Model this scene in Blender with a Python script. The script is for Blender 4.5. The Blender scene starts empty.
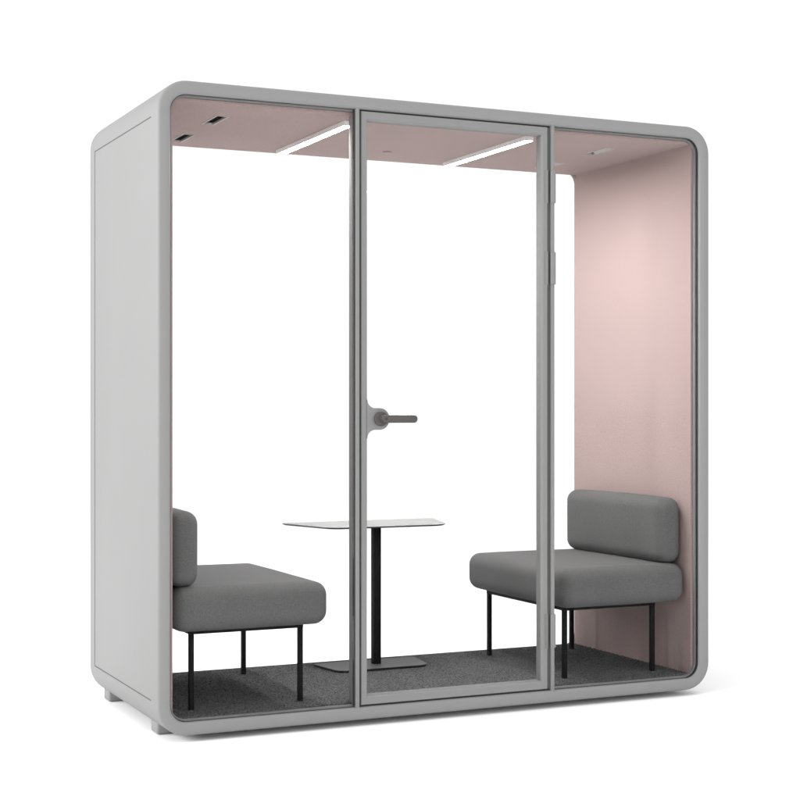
import bpy, bmesh, math, random
from mathutils import Vector, Matrix, noise

random.seed(7)
S = bpy.context.scene
COL = S.collection
R = math.radians

# ------------------------------------------------------------------ sizes (m)
W, H, D = 2.328, 2.300, .990       # booth
INS = 0.064                         # inside face of lining
CEIL = 2.233
FLOOR = 0.056
FOOT = -0.024

# ------------------------------------------------------------------ materials
def mat(name, col, rough=0.5, metal=0.0, spec=0.5, var=0.0, vscale=8.0, bump=0.0, bscale=400.0, stretch=None):
    m = bpy.data.materials.new(name); m.use_nodes = True
    nt = m.node_tree; b = nt.nodes['Principled BSDF']
    b.inputs['Base Color'].default_value = (*col, 1)
    b.inputs['Roughness'].default_value = rough
    b.inputs['Metallic'].default_value = metal
    b.inputs['Specular IOR Level'].default_value = spec
    tc = nt.nodes.new('ShaderNodeTexCoord')
    if var:
        n = nt.nodes.new('ShaderNodeTexNoise'); n.inputs['Scale'].default_value = vscale; n.inputs['Detail'].default_value = 4
        nt.links.new(tc.outputs['Object'], n.inputs['Vector'])
        r = nt.nodes.new('ShaderNodeValToRGB')
        r.color_ramp.elements[0].position = .3; r.color_ramp.elements[1].position = .7
        r.color_ramp.elements[0].color = (*[c*(1-var) for c in col], 1)
        r.color_ramp.elements[1].color = (*[min(1, c*(1+var)) for c in col], 1)
        nt.links.new(n.outputs['Fac'], r.inputs['Fac'])
        nt.links.new(r.outputs['Color'], b.inputs['Base Color'])
    if bump:
        n = nt.nodes.new('ShaderNodeTexNoise'); n.inputs['Scale'].default_value = bscale; n.inputs['Detail'].default_value = 3
        nt.links.new(tc.outputs['Object'], n.inputs['Vector'])
        bp = nt.nodes.new('ShaderNodeBump'); bp.inputs['Strength'].default_value = bump; bp.inputs['Distance'].default_value = .002
        nt.links.new(n.outputs['Fac'], bp.inputs['Height'])
        nt.links.new(bp.outputs['Normal'], b.inputs['Normal'])
    return m

def weave(name, col, dark, scale, bump=0.3, rough=0.9, sheen=0.15, var=.05):
    """wool cloth: fine fibre noise over a slow tonal drift, on object coordinates"""
    m = mat(name, col, rough, spec=.2); nt = m.node_tree; b = nt.nodes['Principled BSDF']
    b.inputs['Sheen Weight'].default_value = sheen
    b.inputs['Sheen Roughness'].default_value = .5
    tc = nt.nodes.new('ShaderNodeTexCoord')
    vor = nt.nodes.new('ShaderNodeTexNoise'); vor.inputs['Scale'].default_value = scale
    vor.inputs['Detail'].default_value = 3; vor.inputs['Roughness'].default_value = .7
    nt.links.new(tc.outputs['Object'], vor.inputs['Vector'])
    n = nt.nodes.new('ShaderNodeTexNoise'); n.inputs['Scale'].default_value = 3.5; n.inputs['Detail'].default_value = 6
    nt.links.new(tc.outputs['Object'], n.inputs['Vector'])
    r = nt.nodes.new('ShaderNodeValToRGB')
    r.color_ramp.elements[0].position = .36; r.color_ramp.elements[1].position = .64
    r.color_ramp.elements[0].color = (*dark, 1); r.color_ramp.elements[1].color = (*col, 1)
    nt.links.new(vor.outputs['Fac'], r.inputs['Fac'])
    mr = nt.nodes.new('ShaderNodeMapRange'); mr.inputs['To Min'].default_value = 1-var; mr.inputs['To Max'].default_value = 1+var
    mr.inputs['From Min'].default_value = .3; mr.inputs['From Max'].default_value = .7
    nt.links.new(n.outputs['Fac'], mr.inputs['Value'])
    mx = nt.nodes.new('ShaderNodeVectorMath'); mx.operation = 'SCALE'
    nt.links.new(r.outputs['Color'], mx.inputs[0]); nt.links.new(mr.outputs['Result'], mx.inputs['Scale'])
    nt.links.new(mx.outputs['Vector'], b.inputs['Base Color'])
    bp = nt.nodes.new('ShaderNodeBump'); bp.inputs['Strength'].default_value = bump; bp.inputs['Distance'].default_value = .0012
    nt.links.new(vor.outputs['Fac'], bp.inputs['Height'])
    nt.links.new(bp.outputs['Normal'], b.inputs['Normal'])
    return m

def glass_mat():
    m = bpy.data.materials.new('clear_glass'); m.use_nodes = True
    nt = m.node_tree; nt.nodes.clear()
    o = nt.nodes.new('ShaderNodeOutputMaterial'); mx = nt.nodes.new('ShaderNodeMixShader')
    t = nt.nodes.new('ShaderNodeBsdfTransparent'); t.inputs['Color'].default_value = (.996, .998, .997, 1)
    g = nt.nodes.new('ShaderNodeBsdfGlossy'); g.inputs['Roughness'].default_value = .0
    f = nt.nodes.new('ShaderNodeFresnel'); f.inputs['IOR'].default_value = 1.06
    nt.links.new(f.outputs[0], mx.inputs[0]); nt.links.new(t.outputs[0], mx.inputs[1]); nt.links.new(g.outputs[0], mx.inputs[2])
    nt.links.new(mx.outputs[0], o.inputs['Surface'])
    return m

def emit_mat(name, col, s):
    m = bpy.data.materials.new(name); m.use_nodes = True
    nt = m.node_tree; b = nt.nodes['Principled BSDF']
    b.inputs['Base Color'].default_value = (.8, .8, .8, 1)
    b.inputs['Emission Color'].default_value = (*col, 1); b.inputs['Emission Strength'].default_value = s
    return m

GREY = .208
M = dict(
    shell=mat('grey_powder_coat', (GREY, GREY, GREY*.995), .55, spec=.3, var=.012, vscale=3, bump=.04, bscale=900),
    frame=mat('grey_frame_paint', (GREY*.99, GREY*.99, GREY*.985), .75, spec=.15, bump=.03, bscale=900),
    seam=mat('dark_seam', (.10, .10, .10), .8, spec=.1),
    fine=mat('fine_joint', (.21, .21, .21), .8, spec=.1),
    gasket=mat('black_gasket', (.035, .036, .036), .7, spec=.2),
    seal=mat('grey_weather_strip', (.075, .075, .074), .8, spec=.1),
    strip=mat('grey_hinge_strip', (.075, .075, .074), .6, spec=.2),
    pink=weave('pink_felt', (.335, .252, .242), (.280, .211, .202), 170, .3, sheen=.1, var=.03),
    glass=glass_mat(),
    led=emit_mat('led_diffuser', (1, .995, .985), 325.0),
    lamp=mat('lamp_body', (.72, .71, .70), .5),
    vent=mat('vent_frame', (.44, .43, .42), .45),
    blade=mat('vent_blade', (.36, .355, .34), .55),
    dark=mat('vent_recess', (.03, .028, .026), .8),
    handle=mat('handle_metal', (.066, .060, .058), .45, spec=.3),
    hole=mat('key_hole', (.015, .015, .015), .6),
    hinge=mat('shaded_hinge_leaf', (.145, .145, .143), .4, metal=.2),  # leaf metal, darkened to paint in the shade beside the barrel
    sofa=weave('charcoal_upholstery', (.108, .107, .107), (.076, .0755, .076), 260, .2, sheen=.03, var=.04),
    steel=mat('black_steel', (.006, .006, .0062), .65, spec=.10),
    laminate=mat('white_laminate', (.245, .245, .245), .4, var=.01, vscale=20),
    edge=mat('black_table_edge', (.02, .02, .021), .6, spec=.3),
    base=mat('graphite_plate', (.10, .10, .101), .6, spec=.25, bump=.05, bscale=700),
    foot=mat('grey_foot_plastic', (GREY*1.0, GREY*1.0, GREY*1.0), .6),
)

def carpet_mat():
    m = mat('loop_carpet', (.085, .085, .087), 1.0, spec=.05); nt = m.node_tree; b = nt.nodes['Principled BSDF']
    b.inputs['Sheen Weight'].default_value = .1
    tc = nt.nodes.new('ShaderNodeTexCoord')
    n = nt.nodes.new('ShaderNodeTexNoise'); n.inputs['Scale'].default_value = 190; n.inputs['Detail'].default_value = 5; n.inputs['Roughness'].default_value = .75
    nt.links.new(tc.outputs['Object'], n.inputs['Vector'])
    r = nt.nodes.new('ShaderNodeValToRGB')
    r.color_ramp.elements[0].position = .36; r.color_ramp.elements[1].position = .68
    r.color_ramp.elements[0].color = (.028, .028, .029, 1); r.color_ramp.elements[1].color = (.15, .15, .153, 1)
    nt.links.new(n.outputs['Fac'], r.inputs['Fac']); nt.links.new(r.outputs['Color'], b.inputs['Base Color'])
    return m
M['carpet'] = carpet_mat()

# ------------------------------------------------------------------ helpers
def obj(name, bm, m, parent=None, smooth=False, angle=35):
    bmesh.ops.recalc_face_normals(bm, faces=bm.faces[:])
    me = bpy.data.meshes.new(name)
    if smooth:
        for f in bm.faces: f.smooth = True
        for e in bm.edges:
            if len(e.link_faces) == 2 and e.calc_face_angle(0) > R(angle): e.smooth = False
    bm.to_mesh(me); bm.free()
    for mm in (m if isinstance(m, (list, tuple)) else [m]): me.materials.append(mm)
    o = bpy.data.objects.new(name, me); COL.objects.link(o)
    if parent: o.parent = parent
    return o

def box(bm, x0, x1, y0, y1, z0, z1, r=0.0, seg=2, mi=0):
    res = bmesh.ops.create_cube(bm, size=1)
    vs = res['verts']
    bmesh.ops.scale(bm, vec=(x1-x0, y1-y0, z1-z0), verts=vs)
    bmesh.ops.translate(bm, vec=((x0+x1)/2, (y0+y1)/2, (z0+z1)/2), verts=vs)
    fs = set(f for v in vs for f in v.link_faces)
    for f in fs: f.material_index = mi
    if r:
        es = list(set(e for v in vs for e in v.link_edges))
        out = bmesh.ops.bevel(bm, geom=es, offset=r, segments=seg, profile=.5, affect='EDGES', clamp_overlap=True)
        for f in out['faces']: f.material_index = mi
    return bm

def boxes(*bs, **k):
    bm = bmesh.new()
    for b in bs: box(bm, *b, **k)
    return bm

def rrect(ins, y, rt, rb, n=10, w=W, h=H, zb=None, zt=None):
    """rounded rectangle loop in the x-z plane at depth y"""
    x0, x1, z0, z1 = ins, w-ins, (ins if zb is None else zb), (h-ins if zt is None else zt)
    pts = []
    for cx, cz, r, a0 in ((x1-rt, z1-rt, rt, 0), (x0+rt, z1-rt, rt, 90), (x0+rb, z0+rb, rb, 180), (x1-rb, z0+rb, rb, 270)):
        for i in range(n+1):
            a = R(a0 + 90*i/n)
            pts.append((cx+r*math.cos(a), y, cz+r*math.sin(a)))
    return pts

def loft(loops, closed=True, caps=False):
    bm = bmesh.new()
    L = [[bm.verts.new(p) for p in lp] for lp in loops]
    n = len(L[0]); k = len(L)
    for i in range(k if closed else k-1):
        a, b = L[i], L[(i+1) % k]
        for j in range(n):
            bm.faces.new((a[j], a[(j+1) % n], b[(j+1) % n], b[j]))
    if caps and not closed:
        bm.faces.new(L[0]); bm.faces.new(L[-1])
    return bm

def prism(outline, axis, a, b, bevel=0):
    """extrude a 2-D outline; axis 'y': outline is (x,z); axis 'z': outline is (x,y)"""
    f = (lambda p, t: (p[0], t, p[1])) if axis == 'y' else (lambda p, t: (p[0], p[1], t))
    return loft([[f(p, a) for p in outline], [f(p, b) for p in outline]], closed=False, caps=True)

def round_poly(pts, rs, n=7):
    out = []
    k = len(pts)
    for i in range(k):
        p = Vector(pts[i]); a = (Vector(pts[i-1])-p).normalized(); b = (Vector(pts[(i+1) % k])-p).normalized()
        ang = a.angle(b); r = rs[i]
        d = r/math.tan(ang/2); c = p+(a+b).normalized()*(r/math.sin(ang/2))
        s = p+a*d - c; e = p+b*d - c
        a0 = math.atan2(s.y, s.x); a1 = math.atan2(e.y, e.x); da = (a1-a0+math.pi) % (2*math.pi)-math.pi
        for j in range(n+1):
            t = a0+da*j/n
            out.append((c.x+r*math.cos(t), c.y+r*math.sin(t)))
    return out

def cyl(bm, c, axis, r, a, b, n=32, r2=None):
    r2 = r if r2 is None else r2
    def P(t, rr, ang):
        u, v = rr*math.cos(ang), rr*math.sin(ang)
        return {'y': (c[0]+u, t, c[1]+v), 'z': (c[0]+u, c[1]+v, t)}[axis]
    A = [bm.verts.new(P(a, r, 2*math.pi*i/n)) for i in range(n)]
    B = [bm.verts.new(P(b, r2, 2*math.pi*i/n)) for i in range(n)]
    for i in range(n): bm.faces.new((A[i], A[(i+1) % n], B[(i+1) % n], B[i]))
    bm.faces.new(A); bm.faces.new(B)
    return bm

def thing(name, label, cat, loc=(0, 0, 0)):
    o = bpy.data.objects.new(name, None); COL.objects.link(o)
    o.location = loc; o['label'] = label; o['category'] = cat
    o.empty_display_size = .1
    return o

# ------------------------------------------------------------------ ground
bm = bmesh.new()
n = 96
c = bm.verts.new((0, 0, FOOT))
ring = [bm.verts.new((14*math.cos(2*math.pi*i/n), 14*math.sin(2*math.pi*i/n), FOOT)) for i in range(n)]
for i in range(n): bm.faces.new((c, ring[i], ring[(i+1) % n]))
gm = mat('white_studio_floor', (.95, .95, .95), .9, spec=.0)
g = obj('floor', bm, gm); g['kind'] = 'structure'

# ------------------------------------------------------------------ the booth
pod = thing('office_booth', 'grey framed soundproof booth with glass front, glass door and pink felt lining', 'booth')

RO = .108
def band(y):        # outer skin
    return None
loops = [rrect(0, .010, RO, RO), rrect(.0030, .0030, RO-.003, RO-.003), rrect(.010, 0, RO-.010, RO-.010),
         rrect(.0375, 0, .070, .070), rrect(.0415, .0014, .066, .066), rrect(.0455, .0062, .062, .062), rrect(.047, .013, .060, .060),
         rrect(.047, .0135, .060, .060), rrect(.047, .0402, .060, .060), rrect(.047, .0404, .006, .006),
         rrect(.047, D-.034+.0004, .006, .006), rrect(.047, D-.034+.0006, .060, .060), rrect(.047, D-.0135, .060, .060), rrect(.047, D-.013, .060, .060),
         rrect(.0455, D-.0062, .062, .062), rrect(.0375, D, .070, .070), rrect(.010, D, RO-.010, RO-.010),
         rrect(.003, D-.003, RO-.003, RO-.003), rrect(0, D-.010, RO, RO)]
obj('shell', loft(loops), M['shell'], pod, smooth=True, angle=50)

# side panel joint grooves on both ends (a thin raised dark strip standing in for the recess) and hairline joints on the rims
for s in (0, 1):
    X0, X1 = ((-.0006, .004) if s == 0 else (W-.004, W+.0006))
    sm = boxes((X0, X1, .088, .9075, 2.1755, 2.1795), (X0, X1, .088, .9075, .1165, .1205), (X0, X1, .9035, .9095, .1205, 2.1755))
    obj('panel_seam', sm, M['seam'], pod)
for zz in (2.181, .1175):
    for xx in ((.008, .0375), (W-.0375, W-.008)):
        obj('frame_joint', boxes((xx[0], xx[1], -.0003, .003, zz, zz+.0016)), M['fine'], pod)

# black gasket + inner retaining frame, front and back
def ring_mesh(i0, i1, y0, y1, r0, r1):
    return loft([rrect(i0, y0, r0, r0), rrect(i1, y0, r1, r1), rrect(i1, y1, r1, r1), rrect(i0, y1, r0, r0)])
obj('gasket', ring_mesh(.0465, .0490, .014, .026, .060, .058), M['gasket'], pod, smooth=True)
obj('retaining_frame', ring_mesh(.0468, .0545, .0262, .040, .060, .053), M['frame'], pod, smooth=True)
obj('gasket', ring_mesh(.0465, .0535, D-.030, D-.016, .060, .054), M['gasket'], pod, smooth=True)
def rrb(y): return rrect(.0635, y, .032, .012, zb=.0550, zt=H-.0665)
obj('retaining_frame', loft([rrect(.0468, .945, .060, .060), rrb(.945), rrb(.9565), rrect(.0468, .9565, .060, .060)]), M['pink'], pod, smooth=True)

# lining: two end walls, ceiling with openings for the vents
Y0, Y1 = .0405, .956
for s in (0, 1):
    xa, xb = ((.0472, INS) if s == 0 else (W-INS, W-.0472))
    obj('wall_lining', boxes((xa, xb, Y0, Y1, .0475, CEIL+.012)), M['pink'], pod)

VX, VY = ((.296, .338), (W-.338, W-.296)), ((.250, .425), (.670, .845))
def ceiling_bm():
    xs = sorted({INS, W-INS, *VX[0], *VX[1]}); ys = sorted({Y0, Y1, *VY[0], *VY[1]})
    bm = bmesh.new(); vd = {}
    def v(x, y, z):
        k = (round(x, 5), round(y, 5), z)
        if k not in vd: vd[k] = bm.verts.new(k)
        return vd[k]
    def hole(i, j):
        return any(abs(xs[i]-a[0]) < 1e-4 for a in VX) and any(abs(ys[j]-a[0]) < 1e-4 for a in VY)
    for i in range(len(xs)-1):
        for j in range(len(ys)-1):
            if hole(i, j): continue
            bm.faces.new((v(xs[i], ys[j], CEIL), v(xs[i+1], ys[j], CEIL), v(xs[i+1], ys[j+1], CEIL), v(xs[i], ys[j+1], CEIL)))
    ge = bmesh.ops.extrude_face_region(bm, geom=bm.faces[:])
    bmesh.ops.translate(bm, vec=(0, 0, .012), verts=[q for q in ge['geom'] if isinstance(q, bmesh.types.BMVert)])
    return bm
obj('ceiling', ceiling_bm(), M['pink'], pod)

# vents
for s, (xa, xb) in enumerate(VX):
    for ya, yb in VY:
        bm = bmesh.new(); t = .0032
        zf0, zf1 = CEIL-.0022, CEIL+.006
        box(bm, xa-t, xa+.0012, ya-t, yb+t, zf0, zf1); box(bm, xb-.0012, xb+t, ya-t, yb+t, zf0, zf1)
        box(bm, xa+.0012, xb-.0012, ya-t+.002, ya+.0008, zf0+.0006, zf1); box(bm, xa+.0012, xb-.0012, yb-.0008, yb+t-.002, zf0+.0006, zf1)
        vf = obj('air_vent', bm, M['vent'], pod)
        bm = loft([[(xa, ya, CEIL+.0062), (xb, ya, CEIL+.0062), (xb, yb, CEIL+.0062), (xa, yb, CEIL+.0062)],
                   [(xa, ya, CEIL+.018), (xb, ya, CEIL+.018), (xb, yb, CEIL+.018), (xa, yb, CEIL+.018)]], closed=False)
        bm.verts.ensure_lookup_table(); bm.faces.new(bm.verts[4:8])
        obj('recess', bm, M['dark'], vf)
        # slanted blades turned towards the middle of the booth, shorter than the slot
        q0, q1 = ya+.014, yb-.030
        if s == 0:
            p = [(xa+.006, CEIL+.001), (xa+.0085, CEIL+.001), (xa+.026, CEIL+.015), (xa+.0235, CEIL+.015)]
        else:
            p = [(xb-.005, CEIL-.001), (xb-.0025, CEIL-.001), (xb-.030, CEIL+.015), (xb-.0325, CEIL+.015)]
        obj('vent_blade', prism(p, 'y', q0, q1), M['dark' if s == 0 else 'blade'], vf)  # same blades; left pair coloured dark to paint in the shade inside the slot

# LED bars
for xc in (.778, 1.560):
    y0, y1 = .140, .878
    w, h, rail = .0180, .0185, .0020
    zb = CEIL-h
    body = obj('ceiling_light', boxes((xc-w, xc+w, y0, y1, CEIL-h+.004, CEIL-.0004), (xc-w, xc-w+rail, y0, y1, zb, zb+.0041), (xc+w-rail, xc+w, y0, y1, zb, zb+.0041),
                                      (xc-w+rail, xc+w-rail, y0, y0+rail, zb, zb+.0041), (xc-w+rail, xc+w-rail, y1-rail, y1, zb, zb+.0041)), M['lamp'], pod)
    obj('diffuser', boxes((xc-w+rail+.0001, xc+w-rail-.0001, y0+rail+.0001, y1-rail-.0001, zb+.0008, zb+.0038)), M['led'], body)

# ceiling sensor
bm = bmesh.new(); cyl(bm, (1.20, .716), 'z', .017, CEIL-.005, CEIL-.0003, r2=.020)
sn = obj('smoke_sensor', bm, M['pink'], pod, smooth=True)
bm = bmesh.new()
for dx in (-.009, .009): cyl(bm, (1.20+dx, .716), 'z', .003, CEIL-.0062, CEIL-.0048, n=12)
obj('sensor_eye', bm, M['vent'], sn)

# floor slab and carpet
obj('floor_slab', boxes((.0475, W-.0475, Y0, Y1-.0025, .0471, FLOOR-.007)), M['gasket'], pod)
def carpet():
    bm = bmesh.new()
    x0, x1, y0, y1 = INS+.001, W-INS-.001, .0410, Y1-.0020
    nx, ny = 430, 176
    rows = []
    for j in range(ny+1):
        row = []
        for i in range(nx+1):
            x = x0+(x1-x0)*i/nx; y = y0+(y1-y0)*j/ny
            edge = (j == 0 or j == ny or i == 0 or i == nx)
            z = FLOOR + (random.random()*.0065 - .002)
            x += (random.random()-.5)*.004 if 0 < i < nx else 0
            if j >= ny-1: z = FLOOR+.003
            if j < 4: z += random.random()*.006-.001
            if j == 0: y += random.random()*.003
            elif j < ny: y += (random.random()-.5)*.004
            row.append(bm.verts.new((x, y, z)))
        rows.append(row)
    for j in range(ny):
        for i in range(nx):
            bm.faces.new((rows[j][i], rows[j][i+1], rows[j+1][i+1], rows[j+1][i]))
    # skirt
    rim = [rows[0][i] for i in range(nx+1)] + [rows[j][nx] for j in range(1, ny+1)] + [rows[ny][i] for i in range(nx-1, -1, -1)] + [rows[j][0] for j in range(ny-1, 0, -1)]
    low = [bm.verts.new((v.co.x, v.co.y, .0492)) for v in rim]
    for i in range(len(rim)):
        k = (i+1) % len(rim); bm.faces.new((rim[i], rim[k], low[k], low[i]))
    return bm
obj('carpet', carpet(), M['carpet'], pod, smooth=False)

# feet
for xa, xb in ((.046, .102), (W-.102, W-.046)):
    for ya, yb in ((.170, .255), (.860, .945)):
        obj('foot', boxes((xa, xb, ya, yb, FOOT+.0005, .034), r=.009, seg=4), M['foot'], pod, smooth=True)

# posts either side of the door
ZB, ZT = .0474, H-.0474
P1, P2 = (.7510, .7650), (1.5810, 1.5950)
for k, (a, b) in enumerate((P1, P2)):
    po = obj('door_post', boxes((a, b, .003, .072, .040, H-.040), r=.0015), M['frame'], pod, smooth=True)
obj('gasket', boxes((P1[0]-.004, P1[0]-.0003, .012, .027, .0525, H-.0525)), M['gasket'], pod)
# dark weather strip behind the gaps round the door
obj('door_seal', boxes((P1[1]+.0004, P1[1]+.0075, .020, .060, .056, H-.056), (P1[1]+.0075, P2[0]-.0135, .020, .0600, H-.056, H-.0478), (P1[1]+.0075, P2[0]-.0135, .020, .060, .0478, .056)), M['seal'], pod)
obj('hinge_strip', boxes((P2[0]-.0135, P2[0]-.0004, .011, .060, .056, H-.056)), M['strip'], pod)

# glass
def pane(name, x0, x1, y0, y1, z0, z1, parent):
    return obj(name, boxes((x0, x1, y0, y1, z0, z1)), M['glass'], parent)
pane('glass_pane', .0495, P1[0]-.0042, .015, .025, .0495, H-.0495, pod)
pane('glass_pane', P2[1]+.0003, W-.0495, .015, .025, .0495, H-.0495, pod)
pane('glass_pane', .0540, W-.0540, .9600, .9700, .0540, H-.0540, pod)

# door
DX0, DX1 = .7735, 1.5665
DZ0, DZ1 = .0535, H-.0525
ST, RT = .0255, .0330
Fy0, Fy1 = .008, .052
def rect_loop(ix, iz, y):
    return [(DX0+ix, y, DZ0+iz), (DX1-ix, y, DZ0+iz), (DX1-ix, y, DZ1-iz), (DX0+ix, y, DZ1-iz)]
door = obj('door', loft([rect_loop(0, 0, Fy0+.002), rect_loop(.002, .002, Fy0), rect_loop(ST-.006, RT-.006, Fy0), rect_loop(ST, RT, Fy0+.006),
                         rect_loop(ST, RT, Fy1), rect_loop(0, 0, Fy1)]), M['frame'], pod)
pane('glass_pane', DX0+ST-.004, DX1-ST+.004, .022, .032, DZ0+RT-.004, DZ1-RT+.004, door)
# lock plate: tab growing out of the left stile with concave fillets
hz = 1.110; xi = DX0+ST
rt, rf = .0405, .032
cxp = .8475
pts = []
a1 = math.pi/2
# lower concave fillet
for i in range(11):
    a = R(180 - 90*i/10)
    pts.append((xi+rf+rf*math.cos(a), hz-rt-rf+rf*math.sin(a)))
for i in range(25):
    a = R(-90+180*i/24)
    pts.append((cxp+.0025+rt*math.cos(a)*.98, hz+rt*math.sin(a)))
for i in range(11):
    a = R(270 - 90*i/10)
    pts.append((xi+rf+rf*math.cos(a), hz+rt+rf+rf*math.sin(a)))
pts += [(xi-.003, hz+rt+rf), (xi-.003, hz-rt-rf)]
def shrink(ps, d, cx, cz):
    return [(p[0]-d if p[0] > xi+.012 else p[0], cz+(p[1]-cz)*(1-d/.09)) for p in ps]
lp = loft([[(p[0], Fy0+.0007, p[1]) for p in shrink(pts, .0025, cxp, hz)], [(p[0], Fy0+.0032, p[1]) for p in pts], [(p[0], .046, p[1]) for p in pts]], closed=False, caps=True)
obj('lock_plate', lp, M['frame'], door, smooth=True, angle=40)
bm = bmesh.new()
hx = .8505
cyl(bm, (hx, hz), 'y', .0265, .0055, -.004, 40); cyl(bm, (hx, hz), 'y', .0265, -.004, -.007, 40, r2=.0235)
cyl(bm, (hx, hz), 'y', .0125, -.007, -.040, 32)
# lever bar with rounded ends
L0, L1, lh = hx-.0140, hx+.1305, .0142
out = []
for i in range(17):
    a = R(-90+180*i/16); out.append((L1-lh+lh*math.cos(a), hz+lh*math.sin(a)))
for i in range(17):
    a = R(90+180*i/16); out.append((L0+lh+lh*math.cos(a), hz+lh*math.sin(a)))
def inset(o, d):
    cxm = (L0+L1)/2; return [(cxm+(p[0]-cxm)*(1-d/((L1-L0)/2)), hz+(p[1]-hz)*(1-d/lh)) for p in o]
lv = loft([[(p[0], -.0285, p[1]) for p in inset(out, .003)], [(p[0], -.0315, p[1]) for p in out], [(p[0], -.0405, p[1]) for p in out], [(p[0], -.0440, p[1]) for p in inset(out, .0035)]], closed=False, caps=True)
tmp = bpy.data.meshes.new('tmp'); lv.to_mesh(tmp); lv.free(); bm.from_mesh(tmp); bpy.data.meshes.remove(tmp)
hd = obj('handle', bm, M['handle'], door, smooth=True, angle=50)
bm = bmesh.new(); cyl(bm, (hx+.001, hz), 'y', .0036, -.0441, -.0447, 16)
obj('key_hole', bm, M['hole'], door)
# hinges: leaf on the stile, coloured dark for the shade there; barrel over the gap
for z0, z1 in ((1.950, 2.080), (1.632, 1.762), (.212, .347)):
    bm = bmesh.new()
    box(bm, DX1-.0130, DX1+.0012, Fy0-.0012, Fy0+.001, z0, z1, mi=1)
    box(bm, 1.5770, 1.5995, -.0018, .0075, z0+.0012, z1-.0012, r=.004, seg=3)
    obj('hinge', bm, [M['frame'], M['hinge']], door, smooth=True)

# ------------------------------------------------------------------ sofas
def cushion_bm(sx, sy, sz, r, crown=0.0, seed=0, wr=.0012, plan=(0, 1), ro=None):
    """rounded upholstered block centred at origin, slightly crowned, faintly rumpled"""
    def ticks(s):
        h = s/2; k = 7
        a = [-h + r*(1-math.cos(math.pi/2*i/k)) for i in range(k+1)]
        mid = max(6, int((s-2*r)/.018))
        m_ = [-h+r+(s-2*r)*i/mid for i in range(1, mid)]
        return a+m_+[-q for q in reversed(a)]
    T = [ticks(sx), ticks(sy), ticks(sz)]; Hh = (sx/2, sy/2, sz/2)
    bm = bmesh.new(); vd = {}
    def V(p):
        k = tuple(round(q, 6) for q in p)
        if k in vd: return vd[k]
        inner = [max(-(h-r), min(h-r, q)) for q, h in zip(p, Hh)]
        if ro:      # larger corner radius in one plane
            u, w = plan; cu, cw = Hh[u]-ro, Hh[w]-ro
            a, b = abs(inner[u])-cu, abs(inner[w])-cw
            if a > 0 and b > 0:
                rr = ro-r       # square patch -> quarter disc (elliptical map, smooth across the diagonal)
                a, b = a*math.sqrt(max(0, 1-.5*(b/rr)**2)), b*math.sqrt(max(0, 1-.5*(a/rr)**2))
                ln = math.hypot(a, b)
                inner[u] = math.copysign(cu+a, inner[u]); inner[w] = math.copysign(cw+b, inner[w])
                p = list(p); ou, ow = abs(p[u])-Hh[u]+r, abs(p[w])-Hh[w]+r
                e = max(ou, ow, 0)
                if e > 0:
                    p[u] = inner[u]+math.copysign(e*a/ln, p[u]); p[w] = inner[w]+math.copysign(e*b/ln, p[w])
                else:
                    p[u] = inner[u]; p[w] = inner[w]
        d = Vector([q-i for q, i in zip(p, inner)])
        if d.length > 1e-9: d = d.normalized()*r
        c = Vector(inner)+d
        fx, fy, fz = [max(0, 1-(c[k]/Hh[k])**2) for k in range(3)]
        c += Vector((crown*.7*fy*fz*c.x/Hh[0], crown*.5*fx*fz*c.y/Hh[1], crown*1.3*fx*fy*c.z/Hh[2]))
        q = c*7+Vector((seed, seed*2, 0))
        c += wr*Vector((noise.noise(q), noise.noise(q+Vector((9, 3, 1))), noise.noise(q+Vector((2, 7, 5)))))
        vd[k] = bm.verts.new(c); return vd[k]
    for ax in range(3):
        u, w = [(1, 2), (0, 2), (0, 1)][ax]
        for s in (-1, 1):
            for i in range(len(T[u])-1):
                for j in range(len(T[w])-1):
                    ps = []
                    for a, b in ((i, j), (i+1, j), (i+1, j+1), (i, j+1)):
                        p = [0, 0, 0]; p[ax] = s*Hh[ax]; p[u] = T[u][a]; p[w] = T[w][b]; ps.append(V(p))
                    try: bm.faces.new(ps)
                    except ValueError: pass
    return bm

def placed(bm, x, y, z):
    bmesh.ops.translate(bm, vec=(x, y, z), verts=bm.verts[:]); return bm

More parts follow.
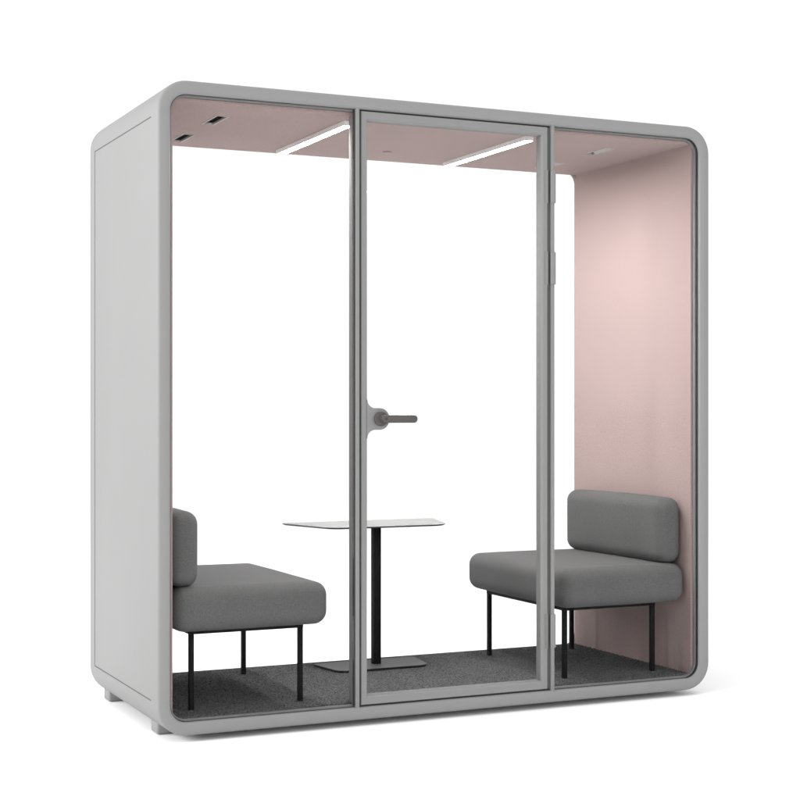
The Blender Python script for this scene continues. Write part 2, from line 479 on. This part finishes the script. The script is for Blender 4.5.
def sofa(side, label):
    """built for the left end (faces +x); side=1 mirrors it to the right end"""
    X = (lambda x: x) if side == 0 else (lambda x: W-x)
    cx = X(.370)
    t = thing('bench_seat', label, 'bench seat', (cx, .478, FLOOR+.002))
    t['group'] = 'upholstered bench seats in the booth'
    base = Vector((cx, .478, FLOOR+.002))
    def loc(bm):
        bmesh.ops.translate(bm, vec=-base, verts=bm.verts[:]); return bm
    obj('seat', loc(placed(cushion_bm(.594, .838, .158, .050, .0045, 3+side, .0008), X(.3710), .470, .4305)), M['sofa'], t, smooth=True, angle=80)
    obj('backrest', loc(placed(cushion_bm(.114, .772, .270, .0480, .003, 11+side, .0008), X(.1250), .472, .6450)), M['sofa'], t, smooth=True, angle=80)
    lx, ly, w = (.170, .592), (.164, .806), .0092
    f0, f1 = .332, .3480
    bm = bmesh.new()
    xa, xb = sorted((X(lx[0]), X(lx[1])))
    box(bm, xa-w, xb+w, ly[0]-w, ly[0]+w, f0, f1); box(bm, xa-w, xb+w, ly[1]-w, ly[1]+w, f0, f1)
    box(bm, xa-w, xa+w, ly[0]+w+.0003, ly[1]-w-.0003, f0+.0003, f1-.0003); box(bm, xb-w, xb+w, ly[0]+w+.0003, ly[1]-w-.0003, f0+.0003, f1-.0003)
    obj('seat_frame', loc(bm), M['steel'], t)
    for x in (xa, xb):
        for y in ly:
            obj('leg', loc(boxes((x-w+.0004, x+w-.0004, y-w+.0004, y+w-.0004, FLOOR+.002, f0-.0002), r=.001, seg=1)), M['steel'], t, smooth=True)
    return t
sofa(0, 'dark grey bench seat with its backrest half hidden behind the grey booth frame')
sofa(1, 'dark grey bench seat against the broad pink wall, whole backrest in view')

# ------------------------------------------------------------------ table
tb = thing('meeting_table', 'thin white tabletop with black edge on a slim black post between the two bench seats', 'table', (1.170, .76, FLOOR+.002))
def trap(fw, bw, y0, y1, rf, rb, d=0.0, cx=1.170):
    pts = [(cx-fw+d*.8, y0+d), (cx+fw-d*.8, y0+d), (cx+bw-d, y1-d), (cx-bw+d, y1-d)]
    q = round_poly(pts, [rf-d, rf-d, rb, rb])
    return [(p[0]-1.170, p[1]-.76) for p in q]
zt = .663-FLOOR-.002
A = dict(fw=.262, bw=.362, y0=.600, y1=.942, rf=.075, rb=.016, cx=1.164)
bm = loft([[(p[0], p[1], zt-.0085) for p in trap(**A, d=.010)], [(p[0], p[1], zt-.0040) for p in trap(**A, d=.001)], [(p[0], p[1], zt-.0022) for p in trap(**A)]], closed=False, caps=True)
tt = obj('tabletop', bm, M['edge'], tb, smooth=True, angle=40)
bm = loft([[(p[0], p[1], zt-.0021) for p in trap(**A)], [(p[0], p[1], zt-.0004) for p in trap(**A, d=.0006)], [(p[0], p[1], zt) for p in trap(**A, d=.002)]], closed=False, caps=True)
obj('white_surface', bm, M['laminate'], tt, smooth=True, angle=40)
obj('post', boxes((-.0165, .0165, -.0165+.005, .0165+.005, .0105, zt-.0087), r=.0015), M['steel'], tb, smooth=True)
B = dict(fw=.205, bw=.238, y0=.648, y1=.868, rf=.045, rb=.020, cx=1.158)
bm = loft([[(p[0], p[1], .0002) for p in trap(**B, d=.006)], [(p[0], p[1], .004) for p in trap(**B, d=.001)], [(p[0], p[1], .0095) for p in trap(**B)], [(p[0], p[1], .0105) for p in trap(**B, d=.001)]], closed=False, caps=True)
bm.faces.ensure_lookup_table()
for f in bm.faces:
    if sum(v.co.z for v in f.verts)/len(f.verts) < .0098: f.material_index = 1
obj('base_plate', bm, [M['base'], M['edge']], tb, smooth=True, angle=30)

# ------------------------------------------------------------------ light
wd = bpy.data.worlds.new('World'); S.world = wd; wd.use_nodes = True
bg = wd.node_tree.nodes['Background']; bg.inputs['Color'].default_value = (1, 1, 1, 1); bg.inputs['Strength'].default_value = 1.04

def area(name, loc, target, sx, sy, power, col=(1, 1, 1)):
    l = bpy.data.lights.new(name, 'AREA'); l.shape = 'RECTANGLE'; l.size = sx; l.size_y = sy; l.energy = power; l.color = col
    o = bpy.data.objects.new(name, l); COL.objects.link(o); o.location = loc
    o.rotation_euler = (Vector(target)-Vector(loc)).to_track_quat('-Z', 'Y').to_euler()
    return o
area('added_overhead_light', (1.2, .3, 7.0), (1.2, .3, 0), 9, 9, 190)  # added light, keeps the floor white around the booth
area('added_fill_light', (5.5, -7.0, 2.6), (1.4, 0, 1.1), 3.0, 3.0, 120)  # added light, lifts the front towards the right and thins the floor shadow
area('key_softbox', (-6.6, -2.2, 3.3), (.6, .4, 1.2), 3.0, 3.0, 380)
area('added_rear_light', (-6.6, 3.6, 3.3), (.6, .6, 1.2), 3.0, 3.0, 350)  # added light for the left end and the rear of the right wall

# ------------------------------------------------------------------ camera
cam = bpy.data.cameras.new('camera'); co = bpy.data.objects.new('camera', cam); COL.objects.link(co)
cam.sensor_width = 36; cam.lens = 1554/800*36; cam.clip_end = 2000; cam.clip_start = .05
cam.shift_y = (408.7-400)/800
co.location = (-1.509, -5.256, 1.148)
co.rotation_euler = (R(90), 0, R(-24.87))
S.camera = co
S.render.resolution_x = S.render.resolution_y = 1024
S.view_settings.view_transform = 'Standard'; S.view_settings.look = 'None'
S.view_settings.exposure = 0; S.view_settings.gamma = 1
S.render.engine = 'CYCLES'
S.cycles.max_bounces = 12; S.cycles.transparent_max_bounces = 24; S.cycles.diffuse_bounces = 6
